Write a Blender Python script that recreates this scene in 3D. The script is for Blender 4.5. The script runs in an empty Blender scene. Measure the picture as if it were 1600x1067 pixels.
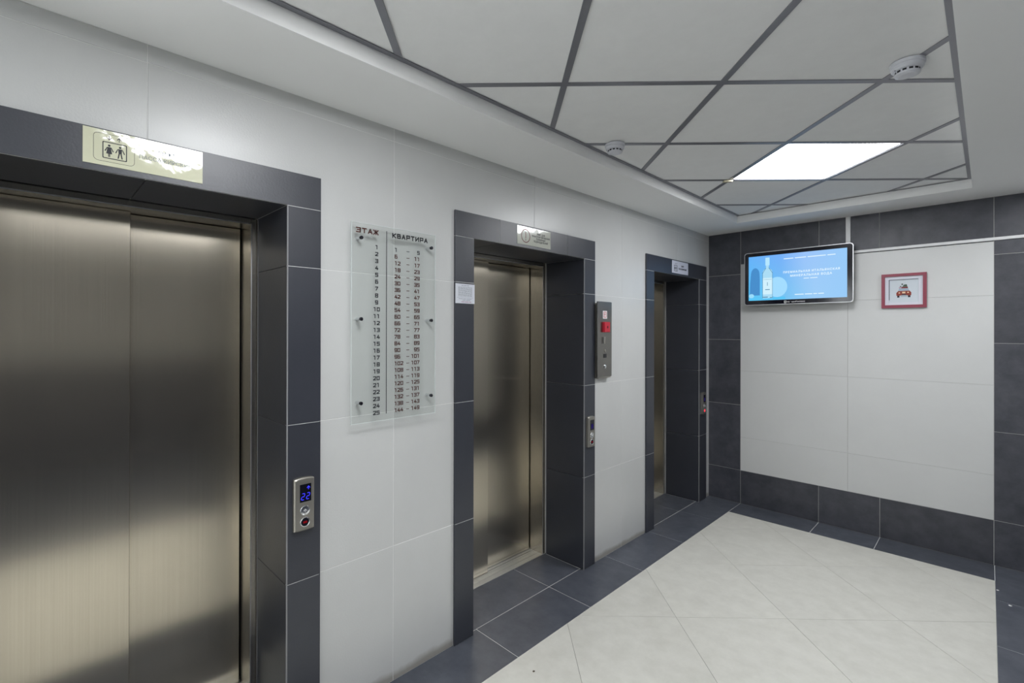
import bpy, math, random
from mathutils import Vector, Matrix
random.seed(7)
S = bpy.context.scene
COL = S.collection

# ------------------------------------------------------------------ camera, world, exposure
RH = 4.60            # right wall (x), left wall x=0, far wall y=0, floor z=0; the lobby widens to the right
RX = 2.140           # right end of the dark strip on the far wall
YE = -7.12           # near end of the hall (behind the camera)
H = 2.458            # plasterboard soffit height
HC = 2.517           # grid ceiling height

cam_d = bpy.data.cameras.new('camera'); cam = bpy.data.objects.new('camera', cam_d); COL.objects.link(cam)
cam_d.sensor_fit = 'HORIZONTAL'; cam_d.sensor_width = 36.0
cam_d.lens = 749.274 / 1600 * 36.0
cam_d.shift_x = (800 - 757.659) / 1600
cam_d.shift_y = (514.978 - 533.5) / 1600
cam_d.clip_start = 0.02
yaw, pit, rol = math.radians(46.3703), math.radians(0.1005), math.radians(0.1141)
fw = Vector((-math.sin(yaw) * math.cos(pit), math.cos(yaw) * math.cos(pit), math.sin(pit)))
rt = Vector((math.cos(yaw), math.sin(yaw), 0)); up = rt.cross(fw)
rt2 = rt * math.cos(rol) + up * math.sin(rol); up2 = -rt * math.sin(rol) + up * math.cos(rol)
M = Matrix((rt2, up2, -fw)).transposed().to_4x4(); M.translation = Vector((1.8254, -4.6686, 1.5586))
cam.matrix_world = M
S.camera = cam
W = bpy.data.worlds.new('world'); S.world = W; W.use_nodes = True
W.node_tree.nodes['Background'].inputs[0].default_value = (0.55, 0.6, 0.7, 1)
W.node_tree.nodes['Background'].inputs[1].default_value = 0.05
S.view_settings.view_transform = 'Standard'; S.view_settings.look = 'None'
S.view_settings.exposure = 0.07; S.view_settings.gamma = 1.0; S.view_settings.use_curve_mapping = False
S.cycles.max_bounces = 14; S.cycles.diffuse_bounces = 8; S.cycles.glossy_bounces = 6
S.cycles.sample_clamp_indirect = 6.0
LAMP = 22.0          # radiance of the LED ceiling panels
LAMP_COL = (0.955, 0.975, 1.0)

# ------------------------------------------------------------------ materials
def lin(r, g, b):
    f = lambda c: (c / 255 / 12.92) if c / 255 <= 0.04045 else ((c / 255 + 0.055) / 1.055) ** 2.4
    return (f(r), f(g), f(b), 1)

def new_mat(name):
    m = bpy.data.materials.new(name); m.use_nodes = True
    return m, m.node_tree.nodes, m.node_tree.links, m.node_tree.nodes['Principled BSDF']

def plain(name, col, rough=0.5, metal=0.0, emit=0.0, coat=0.0, spec=0.5, noise=0.04, nscale=40):
    m, N, L, B = new_mat(name)
    col = tuple(col) if len(col) == 4 else tuple(col) + (1,)
    B.inputs['Roughness'].default_value = rough
    B.inputs['Metallic'].default_value = metal
    B.inputs['Coat Weight'].default_value = coat
    B.inputs['Coat Roughness'].default_value = 0.06
    B.inputs['Specular IOR Level'].default_value = spec
    geo = N.new('ShaderNodeNewGeometry'); nz = N.new('ShaderNodeTexNoise'); nz.inputs['Scale'].default_value = nscale
    nz.inputs['Detail'].default_value = 3
    L.new(geo.outputs['Position'], nz.inputs['Vector'])
    mx = N.new('ShaderNodeMixRGB'); mx.blend_type = 'MIX'
    mx.inputs[1].default_value = tuple(c * (1 - noise) for c in col[:3]) + (1,)
    mx.inputs[2].default_value = tuple(min(1, c * (1 + noise)) for c in col[:3]) + (1,)
    L.new(nz.outputs['Fac'], mx.inputs[0]); L.new(mx.outputs[0], B.inputs['Base Color'])
    if emit:
        B.inputs['Emission Color'].default_value = col; B.inputs['Emission Strength'].default_value = emit
    return m

def tile_mat(name, lo, hi, rough, scale, var=0.06, bump=0.0, spec=0.5, grime=False, bscale=220, rvar=0.08, streak=1.0):
    m, N, L, B = new_mat(name)
    geo = N.new('ShaderNodeNewGeometry'); oi = N.new('ShaderNodeObjectInfo')
    vm = N.new('ShaderNodeVectorMath'); vm.operation = 'ADD'
    sc = N.new('ShaderNodeVectorMath'); sc.operation = 'SCALE'
    cb = N.new('ShaderNodeCombineXYZ')
    for i in range(3): L.new(oi.outputs['Random'], cb.inputs[i])
    L.new(cb.outputs[0], sc.inputs[0]); sc.inputs['Scale'].default_value = 19.0
    L.new(geo.outputs['Position'], vm.inputs[0]); L.new(sc.outputs[0], vm.inputs[1])
    n1 = N.new('ShaderNodeTexNoise'); n1.inputs['Scale'].default_value = scale; n1.inputs['Detail'].default_value = 9; n1.inputs['Roughness'].default_value = 0.68
    L.new(vm.outputs[0], n1.inputs['Vector'])
    cr = N.new('ShaderNodeValToRGB'); cr.color_ramp.elements[0].position = 0.33; cr.color_ramp.elements[1].position = 0.68
    cr.color_ramp.elements[0].color = lo; cr.color_ramp.elements[1].color = hi
    L.new(n1.outputs['Fac'], cr.inputs['Fac'])
    hv = N.new('ShaderNodeHueSaturation')
    mr = N.new('ShaderNodeMapRange'); mr.inputs['To Min'].default_value = 1 - var; mr.inputs['To Max'].default_value = 1 + var
    L.new(oi.outputs['Random'], mr.inputs['Value']); L.new(mr.outputs[0], hv.inputs['Value']); L.new(cr.outputs[0], hv.inputs['Color'])
    out = hv.outputs[0]
    if grime:   # dirty line along the foot of the wall
        sp = N.new('ShaderNodeSeparateXYZ'); L.new(geo.outputs['Position'], sp.inputs[0])
        n3 = N.new('ShaderNodeTexNoise'); n3.inputs['Scale'].default_value = 6; n3.inputs['Detail'].default_value = 5
        L.new(geo.outputs['Position'], n3.inputs['Vector'])
        ma = N.new('ShaderNodeMath'); ma.operation = 'MULTIPLY'; ma.inputs[1].default_value = 0.075; L.new(n3.outputs['Fac'], ma.inputs[0])
        dv = N.new('ShaderNodeMath'); dv.operation = 'DIVIDE'; L.new(sp.outputs['Z'], dv.inputs[0]); L.new(ma.outputs[0], dv.inputs[1])
        m2 = N.new('ShaderNodeMapRange'); m2.inputs['From Min'].default_value = 0.5; m2.inputs['From Max'].default_value = 1.1
        m2.inputs['To Min'].default_value = 0.62; m2.inputs['To Max'].default_value = 0.0; L.new(dv.outputs[0], m2.inputs['Value'])
        mg = N.new('ShaderNodeMixRGB'); L.new(m2.outputs[0], mg.inputs[0]); L.new(out, mg.inputs[1]); mg.inputs[2].default_value = lin(120, 112, 98)
        out = mg.outputs[0]
    L.new(out, B.inputs['Base Color'])
    n2 = N.new('ShaderNodeTexNoise'); n2.inputs['Scale'].default_value = scale * 2.2; n2.inputs['Detail'].default_value = 5
    L.new(vm.outputs[0], n2.inputs['Vector'])
    rr = N.new('ShaderNodeMapRange'); rr.inputs['To Min'].default_value = rough - rvar; rr.inputs['To Max'].default_value = rough + rvar
    L.new(n2.outputs['Fac'], rr.inputs['Value']); L.new(rr.outputs[0], B.inputs['Roughness'])
    B.inputs['Specular IOR Level'].default_value = spec
    if bump:
        nb = N.new('ShaderNodeTexNoise'); nb.inputs['Scale'].default_value = bscale; nb.inputs['Detail'].default_value = 2
        L.new(geo.outputs['Position'], nb.inputs['Vector'])
        b = N.new('ShaderNodeBump'); b.inputs['Strength'].default_value = bump; b.inputs['Distance'].default_value = 0.001
        L.new(nb.outputs['Fac'], b.inputs['Height']); L.new(b.outputs[0], B.inputs['Normal'])
    return m

def steel(name, col, rough, aniso=0.0, rot=0.0, dirt=0.05):
    m, N, L, B = new_mat(name)
    B.inputs['Metallic'].default_value = 1.0
    B.inputs['Anisotropic'].default_value = aniso; B.inputs['Anisotropic Rotation'].default_value = rot
    geo = N.new('ShaderNodeNewGeometry')
    mp = N.new('ShaderNodeMapping'); mp.inputs['Scale'].default_value = (1, 260, 1.6)
    L.new(geo.outputs['Position'], mp.inputs['Vector'])
    n1 = N.new('ShaderNodeTexNoise'); n1.inputs['Scale'].default_value = 1.0; n1.inputs['Detail'].default_value = 4
    L.new(mp.outputs[0], n1.inputs['Vector'])
    n2 = N.new('ShaderNodeTexNoise'); n2.inputs['Scale'].default_value = 5.5; n2.inputs['Detail'].default_value = 6
    L.new(geo.outputs['Position'], n2.inputs['Vector'])
    c1 = N.new('ShaderNodeMixRGB'); c1.inputs[1].default_value = tuple(c * (1 - dirt) for c in col) + (1,)
    c1.inputs[2].default_value = tuple(min(1, c * (1 + dirt)) for c in col) + (1,)
    L.new(n2.outputs['Fac'], c1.inputs[0])
    c2 = N.new('ShaderNodeMixRGB'); c2.blend_type = 'MULTIPLY'; c2.inputs[0].default_value = 0.18
    L.new(c1.outputs[0], c2.inputs[1]); L.new(n1.outputs['Fac'], c2.inputs[2])
    L.new(c2.outputs[0], B.inputs['Base Color'])
    mr = N.new('ShaderNodeMapRange'); mr.inputs['To Min'].default_value = rough * 0.97; mr.inputs['To Max'].default_value = rough * 1.03
    L.new(n2.outputs['Fac'], mr.inputs['Value']); L.new(mr.outputs[0], B.inputs['Roughness'])
    if aniso:
        tg = N.new('ShaderNodeTangent'); tg.direction_type = 'UV_MAP'; tg.uv_map = 'UVMap'
        L.new(tg.outputs[0], B.inputs['Tangent'])
    return m

def emitter(name, col, st):
    m = bpy.data.materials.new(name); m.use_nodes = True; N = m.node_tree.nodes; N.clear()
    e = N.new('ShaderNodeEmission'); o = N.new('ShaderNodeOutputMaterial')
    e.inputs[0].default_value = tuple(col[:3]) + (1,); e.inputs[1].default_value = st
    m.node_tree.links.new(e.outputs[0], o.inputs[0]); return m

M_LIGHT = tile_mat('pale_wall_tile', (0.555, 0.560, 0.553, 1), (0.585, 0.590, 0.583, 1), 0.30, 2.0, 0.02, bump=0.35, grime=True, bscale=160, rvar=0.02)
M_DARK = tile_mat('anthracite_wall_tile', (0.031, 0.034, 0.045, 1), (0.066, 0.067, 0.081, 1), 0.42, 9.0, 0.12, bump=0.25)
M_TRIM = tile_mat('anthracite_surround_tile', (0.031, 0.034, 0.045, 1), (0.037, 0.040, 0.052, 1), 0.36, 4.0, 0.06, bump=0.3, bscale=150, spec=0.65, rvar=0.02)
M_FLIGHT = tile_mat('cream_floor_tile', (0.58, 0.57, 0.52, 1), (0.66, 0.65, 0.60, 1), 0.34, 11.0, 0.03, bump=0.1)
M_FDARK = tile_mat('anthracite_floor_tile', (0.060, 0.067, 0.085, 1), (0.098, 0.106, 0.128, 1), 0.36, 9.0, 0.10, bump=0.2)
M_MID = tile_mat('mid_grey_wall_tile', (0.24, 0.24, 0.24, 1), (0.28, 0.28, 0.28, 1), 0.40, 3.0, 0.03)
M_GROUT = plain('pale_grout', (0.74, 0.74, 0.73), 0.9, noise=0.12)
M_GROUTD = plain('wall_joint', (0.42, 0.42, 0.40), 0.9, noise=0.15)
M_FGROUT = plain('floor_joint', (0.16, 0.155, 0.13), 0.9, noise=0.25)
M_PLASTER = plain('painted_plasterboard', (0.90, 0.90, 0.89), 0.85, noise=0.02, nscale=3)
M_CTILE = tile_mat('mineral_fibre_ceiling', (0.83, 0.83, 0.82, 1), (0.86, 0.86, 0.85, 1), 0.85, 14, 0.02, bump=0.15)
M_BAR = plain('grey_grid_metal', (0.24, 0.24, 0.265), 0.36, metal=0.4, noise=0.05)
M_STEEL = steel('brushed_door_steel', (0.70, 0.635, 0.525), 0.25, 0.93, 0.0)
M_FRAME = steel('steel_door_frame', (0.66, 0.62, 0.55), 0.26, 0.8, 0.0)
M_EDGE = plain('bright_steel_edge', (0.66, 0.66, 0.68), 0.42, metal=1.0)
M_ALU = plain('aluminium_sill', (0.66, 0.67, 0.66), 0.38, metal=0.85, noise=0.08)
M_SHAFT = plain('dark_shaft', (0.01, 0.01, 0.01), 0.9)
M_PROF = plain('grey_corner_profile', (0.23, 0.23, 0.24), 0.5, noise=0.1)
M_GOLD = plain('cream_gloss_plate', (0.66, 0.66, 0.48), 0.10, coat=1.0, noise=0.02)
M_GOLD2 = plain('pale_gloss_plate', (0.58, 0.59, 0.52), 0.10, coat=1.0, noise=0.02)
for mm in (M_GOLD, M_GOLD2):     # hand-applied film: slightly wavy gloss
    N = mm.node_tree.nodes; L = mm.node_tree.links; B = N['Principled BSDF']
    g = N.new('ShaderNodeNewGeometry'); nz = N.new('ShaderNodeTexNoise'); nz.inputs['Scale'].default_value = 26; nz.inputs['Detail'].default_value = 1.5
    L.new(g.outputs['Position'], nz.inputs['Vector'])
    b = N.new('ShaderNodeBump'); b.inputs['Strength'].default_value = 0.35 if mm is M_GOLD else 0.14; b.inputs['Distance'].default_value = 0.004
    L.new(nz.outputs['Fac'], b.inputs['Height']); L.new(b.outputs[0], B.inputs['Coat Normal']); L.new(b.outputs[0], B.inputs['Normal'])
M_WHITE = plain('white_plastic', (0.74, 0.74, 0.74), 0.4, noise=0.01)
M_SIGNW = plain('white_film', (0.62, 0.63, 0.72), 0.35, noise=0.02)
M_PAPER = plain('paper', (0.66, 0.68, 0.74), 0.7, noise=0.02)
M_INK = plain('black_ink', (0.012, 0.013, 0.02), 0.5)
M_INKG = plain('grey_ink', (0.22, 0.25, 0.28), 0.7)
M_INKP = plain('pink_ink', (0.42, 0.26, 0.34), 0.7)
M_BROWN = plain('brown_ink', (0.075, 0.018, 0.012), 0.5)
M_REDINK = plain('dark_red_ink', (0.13, 0.008, 0.010), 0.4)
M_NICKEL = plain('satin_nickel', (0.42, 0.40, 0.36), 0.34, metal=0.9, noise=0.04)
M_CHROME = plain('chrome', (0.75, 0.76, 0.78), 0.14, metal=1.0)
M_BLACKG = plain('black_glass', (0.004, 0.004, 0.010), 0.12, noise=0)
M_BLACK = plain('black_plastic', (0.010, 0.010, 0.016), 0.22, noise=0.0)
M_BLUE = emitter('blue_digits', (0.05, 0.05, 1.0), 1.6)
M_BLUED = emitter('dim_blue_display', (0.03, 0.02, 0.16), 0.6)
M_REDL = emitter('red_button_light', (0.8, 0.02, 0.04), 1.6)
M_REDL2 = emitter('dim_red_button_light', (0.35, 0.01, 0.015), 0.5)
M_REDP = plain('red_plastic', (0.50, 0.02, 0.04), 0.3)
M_REDF = plain('crimson_lacquer', (0.24, 0.020, 0.048), 0.4, noise=0.05)
M_LAMP = emitter('led_diffuser', LAMP_COL, LAMP)
M_FILL = emitter('led_diffuser_side', LAMP_COL, LAMP * 0.5)  # weaker glow for the added panels over the side lobby
M_FILLWIN = emitter('frosted_daylight_pane', (0.93, 0.97, 1.0), 8.5)  # fill glow of the added window behind the camera
M_BEIGE = plain('beige_plastic', (0.55, 0.50, 0.36), 0.5)

def glass_mat():
    m = bpy.data.materials.new('clear_acrylic'); m.use_nodes = True; N = m.node_tree.nodes; L = m.node_tree.links; N.clear()
    t = N.new('ShaderNodeBsdfTransparent'); t.inputs[0].default_value = (0.955, 0.965, 0.96, 1)
    g = N.new('ShaderNodeBsdfGlossy'); g.inputs['Roughness'].default_value = 0.02
    fr = N.new('ShaderNodeFresnel'); fr.inputs[0].default_value = 1.45
    mx = N.new('ShaderNodeMixShader'); o = N.new('ShaderNodeOutputMaterial')
    ge = N.new('ShaderNodeNewGeometry'); iv = N.new('ShaderNodeMath'); iv.operation = 'SUBTRACT'; iv.inputs[0].default_value = 1.0
    L.new(ge.outputs['Backfacing'], iv.inputs[1]); mu = N.new('ShaderNodeMath'); mu.operation = 'MULTIPLY'
    L.new(fr.outputs[0], mu.inputs[0]); L.new(iv.outputs[0], mu.inputs[1]); L.new(mu.outputs[0], mx.inputs[0]); L.new(t.outputs[0], mx.inputs[1]); L.new(g.outputs[0], mx.inputs[2]); L.new(mx.outputs[0], o.inputs[0])
    return m
M_ACRYL = glass_mat()

# ------------------------------------------------------------------ geometry helpers
LEFT = (Vector((0, 0, 0)), Vector((0, 1, 0)), Vector((0, 0, 1)), Vector((1, 0, 0)))
BACK = (Vector((0, 0, 0)), Vector((1, 0, 0)), Vector((0, 0, 1)), Vector((0, -1, 0)))
RIGHT = (Vector((RH, 0, 0)), Vector((0, -1, 0)), Vector((0, 0, 1)), Vector((-1, 0, 0)))
NEAR = (Vector((0, YE, 0)), Vector((-1, 0, 0)), Vector((0, 0, 1)), Vector((0, 1, 0)))
FLOOR = (Vector((0, 0, 0)), Vector((1, 0, 0)), Vector((0, 1, 0)), Vector((0, 0, 1)))
DOWN = (Vector((0, 0, 0)), Vector((1, 0, 0)), Vector((0, -1, 0)), Vector((0, 0, -1)))

class MB:
    """collects geometry (world coordinates) for one mesh"""
    def __init__(s): s.v = []; s.f = []; s.uv = []; s.smooth = []
    def add(s, vs, fs, uvs=None, smooth=False):
        b = len(s.v); s.v += [tuple(x) for x in vs]
        s.uv += uvs if uvs else [(0, 0)] * len(vs)
        for f in fs: s.f.append([b + i for i in f]); s.smooth.append(smooth)
    def prism(s, poly, fr, n0, n1, ch=0.0):
        o, U, V, Nn = fr
        a = sum(poly[i][0] * poly[(i + 1) % len(poly)][1] - poly[(i + 1) % len(poly)][0] * poly[i][1] for i in range(len(poly)))
        if a < 0: poly = poly[::-1]
        k = len(poly)
        P = lambda q, n: o + U * q[0] + V * q[1] + Nn * n
        rings = [(poly, n0)]
        if ch > 0:
            ins = []
            for i in range(k):
                p0, p1, p2 = Vector(poly[i - 1]), Vector(poly[i]), Vector(poly[(i + 1) % k])
                d1 = (p1 - p0).normalized(); d2 = (p2 - p1).normalized()
                n1_ = Vector((-d1.y, d1.x)); n2_ = Vector((-d2.y, d2.x))
                bis = n1_ + n2_; den = 1 + n1_.dot(n2_)
                ins.append(tuple(p1 + bis * (ch / max(den, 0.25))))
            rings += [(poly, n1 - ch), (ins, n1)]
        else: rings.append((poly, n1))
        vs = []; uvs = []
        for r, n in rings:
            for q in r: vs.append(P(q, n)); uvs.append(tuple(q))
        fs = [list(range(k))[::-1]]
        for j in range(len(rings) - 1):
            for i in range(k):
                a_, b_ = j * k + i, j * k + (i + 1) % k
                fs.append([a_, b_, b_ + k, a_ + k])
        fs.append([(len(rings) - 1) * k + i for i in range(k)])
        s.add(vs, fs, uvs); return s
    def box(s, fr, u0, u1, v0, v1, n0, n1, ch=0.0):
        return s.prism([(u0, v0), (u1, v0), (u1, v1), (u0, v1)], fr, n0, n1, ch)
    def lathe(s, fr, cu, cv, prof, seg=32):
        """prof: (radius, n) pairs, revolved about the frame normal"""
        o, U, V, Nn = fr; vs = []; fs = []
        for r, n in prof:
            for i in range(seg):
                t = 2 * math.pi * i / seg
                vs.append(o + U * (cu + r * math.cos(t)) + V * (cv + r * math.sin(t)) + Nn * n)
        for j in range(len(prof) - 1):
            for i in range(seg):
                a, b = j * seg + i, j * seg + (i + 1) % seg
                fs.append([a, b, b + seg, a + seg])
        fs.append([(len(prof) - 1) * seg + i for i in range(seg)]); fs.append(list(range(seg))[::-1])
        s.add(vs, fs); return s

ORG = {}
def link(o, parent, org):
    COL.objects.link(o)
    if parent is not None: o.parent = parent; o.location = org - ORG[parent.name]
    else: o.location = org
    ORG[o.name] = org

def build(name, mb, mat, parent=None, label=None, origin=None):
    me = bpy.data.meshes.new(name)
    vs = [Vector(v) for v in mb.v]
    lo = Vector([min(v[i] for v in vs) for i in range(3)]); hi = Vector([max(v[i] for v in vs) for i in range(3)])
    c = origin if origin is not None else (lo + hi) / 2
    me.from_pydata([v - c for v in vs], [], mb.f)
    uvl = me.uv_layers.new(name='UVMap')
    for lp in me.loops: uvl.data[lp.index].uv = mb.uv[lp.vertex_index]
    if any(mb.smooth): me.polygons.foreach_set('use_smooth', mb.smooth)
    me.materials.append(mat); me.update()
    o = bpy.data.objects.new(name, me); link(o, parent, c)
    if label: o['label'] = label
    return o

def thing(name, loc, label, cat, group=None, kind=None):
    o = bpy.data.objects.new(name, None); o.empty_display_size = 0.05; link(o, None, Vector(loc))
    o['label'] = label; o['category'] = cat
    if group: o['group'] = group
    if kind: o['kind'] = kind
    return o
def tag(o, label, cat, group=None, kind=None):
    o['label'] = label; o['category'] = cat
    if group: o['group'] = group
    if kind: o['kind'] = kind
    return o

def text_mb(txt, size, fr, u, v, n, align='CENTER', sx=1.0, spacing=1.0, bold=0.0, depth=0.0002, mb=None, fat=0.0):
    """lettering as flat printed polygons in plane fr; (u,v) is the baseline anchor"""
    cu = bpy.data.curves.new('t', 'FONT'); cu.body = txt; cu.size = size; cu.align_x = align
    cu.space_character = spacing; cu.offset = bold; cu.fill_mode = 'FRONT'; cu.resolution_u = 3
    ob = bpy.data.objects.new('t', cu); COL.objects.link(ob)
    dg = bpy.context.evaluated_depsgraph_get(); me = bpy.data.meshes.new_from_object(ob.evaluated_get(dg))
    mb = mb or MB(); o, U, V, Nn = fr
    for k_, (du, dv) in enumerate([(0, 0)] + ([(fat, 0), (-fat, 0), (0, fat), (0, -fat)] if fat else [])):   # tiny shifts thicken the letters
        mb.add([o + U * (u + du + p.co.x * sx) + V * (v + dv + p.co.y) + Nn * (n + depth + k_ * 0.00001) for p in me.vertices], [list(f.vertices) for f in me.polygons])
    bpy.data.objects.remove(ob); bpy.data.curves.remove(cu); bpy.data.meshes.remove(me)
    return mb

GLYPH = {
 '0': [[(0, 0), (0, 1), (1, 1), (1, 0), (0, 0)]], '1': [[(0.15, 1), (0.6, 1), (0.6, 0)]], '2': [[(0, 1), (1, 1), (1, 0.6), (0, 0.08), (0, 0), (1, 0)]],
 '3': [[(0, 1), (1, 1), (1, 0), (0, 0)], [(0.25, 0.5), (1, 0.5)]], '4': [[(0.6, 1), (0, 0.28), (1.05, 0.28)], [(0.78, 0.55), (0.78, 0)]],
 '5': [[(1, 1), (0, 1), (0, 0.55), (1, 0.55), (1, 0), (0, 0)]], '6': [[(0.9, 1), (0, 1), (0, 0), (1, 0), (1, 0.55), (0, 0.55)]], '7': [[(0, 1), (1, 1), (0.3, 0)]],
 '8': [[(0, 0), (0, 1), (1, 1), (1, 0), (0, 0)], [(0, 0.52), (1, 0.52)]], '9': [[(1, 0.45), (0, 0.45), (0, 1), (1, 1), (1, 0), (0.1, 0)]],
 'Э': [[(0, 1), (1, 1), (1, 0), (0, 0)], [(0.25, 0.5), (1, 0.5)]], 'Т': [[(0, 1), (1, 1)], [(0.5, 1), (0.5, 0)]], 'А': [[(0, 0), (0.5, 1), (1, 0)], [(0.22, 0.3), (0.78, 0.3)]],
 'Ж': [[(-0.1, 1), (0.4, 0.5), (-0.1, 0)], [(0.5, 1), (0.5, 0)], [(1.1, 1), (0.6, 0.5), (1.1, 0)]], 'К': [[(0, 1), (0, 0)], [(1, 1), (0.15, 0.5), (1, 0)]],
 'В': [[(0, 0), (0, 1), (0.88, 1), (0.88, 0.52), (0, 0.52)], [(0.88, 0.5), (1, 0.45), (1, 0), (0, 0)]], 'Р': [[(0, 0), (0, 1), (1, 1), (1, 0.4), (0, 0.4)]],
 'И': [[(0, 1), (0, 0), (1, 1), (1, 0)]]}
def stroke_text(txt, h, w, adv, th, fr, u, v, n, align='CENTER', mb=None):
    """square techno lettering built from straight strokes; (u,v) baseline anchor"""
    mb = mb or MB(); total = adv * (len(txt) - 1) + w
    u0 = u - (total / 2 if align == 'CENTER' else total if align == 'RIGHT' else 0)
    for i, c in enumerate(txt):
        for pl in GLYPH[c]:
            P_ = [Vector((u0 + i * adv + th / 2 + x * (w - th), v + th / 2 + y * (h - th))) for x, y in pl]
            for a, b in zip(P_, P_[1:]):
                d = (b - a).normalized() * th / 2; q = Vector((-d.y, d.x))
                mb.prism([tuple(a - d - q), tuple(b + d - q), tuple(b + d + q), tuple(a - d + q)], fr, n, n + 0.0002)
    return mb

def word_marks(words, h, fr, u, v, n, total, mb):
    """a line of print too small to read: one short dash per word, centred on u"""
    k = total / (sum(words) + 0.6 * (len(words) - 1)); x = u - total / 2
    for w_ in words:
        mb.box(fr, x, x + w_ * k, v, v + h, n, n + 0.0002); x += (w_ + 0.6) * k
    return mb

def rrect(u0, u1, v0, v1, r, seg=5):
    p = []
    for cx, cy, a0 in ((u1 - r, v0 + r, -90), (u1 - r, v1 - r, 0), (u0 + r, v1 - r, 90), (u0 + r, v0 + r, 180)):
        for i in range(seg + 1):
            a = math.radians(a0 + 90 * i / seg); p.append((cx + r * math.cos(a), cy + r * math.sin(a)))
    return p
def ring(mb, fr, outer, inner, n0, n1):
    """closed frame between two outlines with equal vertex counts"""
    o, U, V, Nn = fr; k = len(outer); vs = []
    for pl, n in ((outer, n0), (outer, n1), (inner, n1), (inner, n0)):
        vs += [o + U * q[0] + V * q[1] + Nn * n for q in pl]
    fs = []
    for j in range(4):
        for i in range(k):
            a, b = j * k + i, j * k + (i + 1) % k; c, d = ((j + 1) % 4) * k + (i + 1) % k, ((j + 1) % 4) * k + i
            fs.append([a, b, c, d])
    mb.add(vs, fs); return mb
def circ(cu, cv, r, seg=20, a0=0.0, a1=360.0):
    full = abs(a1 - a0) >= 360
    m = seg if full else seg + 1
    return [(cu + r * math.cos(math.radians(a0 + (a1 - a0) * i / seg)), cv + r * math.sin(math.radians(a0 + (a1 - a0) * i / seg))) for i in range(m)]

def clip(poly, a, b, c):
    """keep a*x+b*y<=c"""
    out = []
    for i in range(len(poly)):
        p, q = poly[i], poly[(i + 1) % len(poly)]
        dp, dq = a * p[0] + b * p[1] - c, a * q[0] + b * q[1] - c
        if dp <= 0: out.append(p)
        if dp * dq < 0:
            t = dp / (dp - dq); out.append((p[0] + t * (q[0] - p[0]), p[1] + t * (q[1] - p[1])))
    return out
def clip_rect(poly, x0, x1, y0, y1):
    for a, b, c in ((-1, 0, -x0), (1, 0, x1), (0, -1, -y0), (0, 1, y1)):
        if len(poly) >= 3: poly = clip(poly, a, b, c)
    return poly
def area(p): return abs(sum(p[i][0] * p[(i + 1) % len(p)][1] - p[(i + 1) % len(p)][0] * p[i][1] for i in range(len(p)))) / 2

G = 0.0014   # half of a tile joint
CH = 0.0007
def tile(fr, u0, u1, v0, v1, mat, parent, n1=0.0, n0=-0.005, name='tile', g=G):
    return build(name, MB().box(fr, u0 + g, u1 - g, v0 + g, v1 - g, n0, n1, CH), mat, parent)

# ------------------------------------------------------------------ measurements of the lift openings
T = 0.012                                     # surround stands proud of the wall
DOORS = [  # outer y0,y1, inner y0,y1, header joints, reveal floor joint
    dict(o=(-4.970, -3.832), i=(-4.840, -3.965), hj=[], fj=-4.17),
    dict(o=(-3.143, -1.920), i=(-3.016, -2.046), hj=[-2.830, -2.226], fj=-2.367),
    dict(o=(-1.221, -0.081), i=(-1.096, -0.243), hj=[], fj=-0.586),
]
ZO, ZI = 2.157, 2.028
XS = -0.305                                   # back of the tiled reveal
XD = -0.445

# ------------------------------------------------------------------ left wall
mb = MB()
edges = [YE - 0.2] + [v for d in DOORS for v in d['i']] + [0.2]
for k in range(0, len(edges), 2):
    a = edges[k] + (0.008 if k else 0); b = edges[k + 1] - (0.008 if k + 2 < len(edges) else 0)
    mb.box(LEFT, a, b, 0.0, H, -0.62, -0.0010)
for d in DOORS: mb.box(LEFT, d['i'][0] - 0.008, d['i'][1] + 0.008, ZI + 0.008, H, -0.62, -0.0016)
wl = build('wall_left', mb, M_GROUT, None); tag(wl, 'left wall of large pale tiles with three lift openings in it', 'wall', kind='structure')
cols = [YE, -6.215, -5.305, -4.398, -3.488, -2.532, -1.566, -0.665, 0.0]
rows = [0.0, 0.6, 1.2, 1.8, 2.4, H]
for a, b in zip(cols, cols[1:]):
    for r0, r1 in zip(rows, rows[1:]):
        if b < -5.30 and 0.5 < r0 < 2.3: continue          # added fill window here
        if r0 >= 2.3 or r1 <= 1.81:
            spans = [(a, b)]
            if r0 < 2.3:
                for d in DOORS:
                    ns = []
                    for s0, s1 in spans:
                        if d['o'][1] <= s0 or d['o'][0] >= s1: ns.append((s0, s1)); continue
                        if s0 < d['o'][0]: ns.append((s0, d['o'][0]))
                        if s1 > d['o'][1]: ns.append((d['o'][1], s1))
                    spans = ns
            for s0, s1 in spans:
                if s1 - s0 > 0.012: tile(LEFT, s0, s1, r0, r1, M_LIGHT, wl)
        else:   # row that steps over the surrounds
            pts = [(a + G, r1 - G)]; prof = []
            y = a + G
            brk = sorted([a + G, b - G] + [v for d in DOORS for v in d['o'] if a + G < v < b - G])
            prof = []
            for p, q in zip(brk, brk[1:]):
                mid = (p + q) / 2
                inside = any(d['o'][0] < mid < d['o'][1] for d in DOORS)
                z = ZO + 0.001 if inside else r0 + G
                prof += [(p, z), (q, z)]
            poly = prof + [(b - G, r1 - G), (a + G, r1 - G)]
            cl = [poly[0]]
            for p in poly[1:]:
                if (Vector(p) - Vector(cl[-1])).length > 1e-5: cl.append(p)
            build('tile', MB().prism(cl, LEFT, -0.005, 0.0, CH), M_LIGHT, wl)

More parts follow.
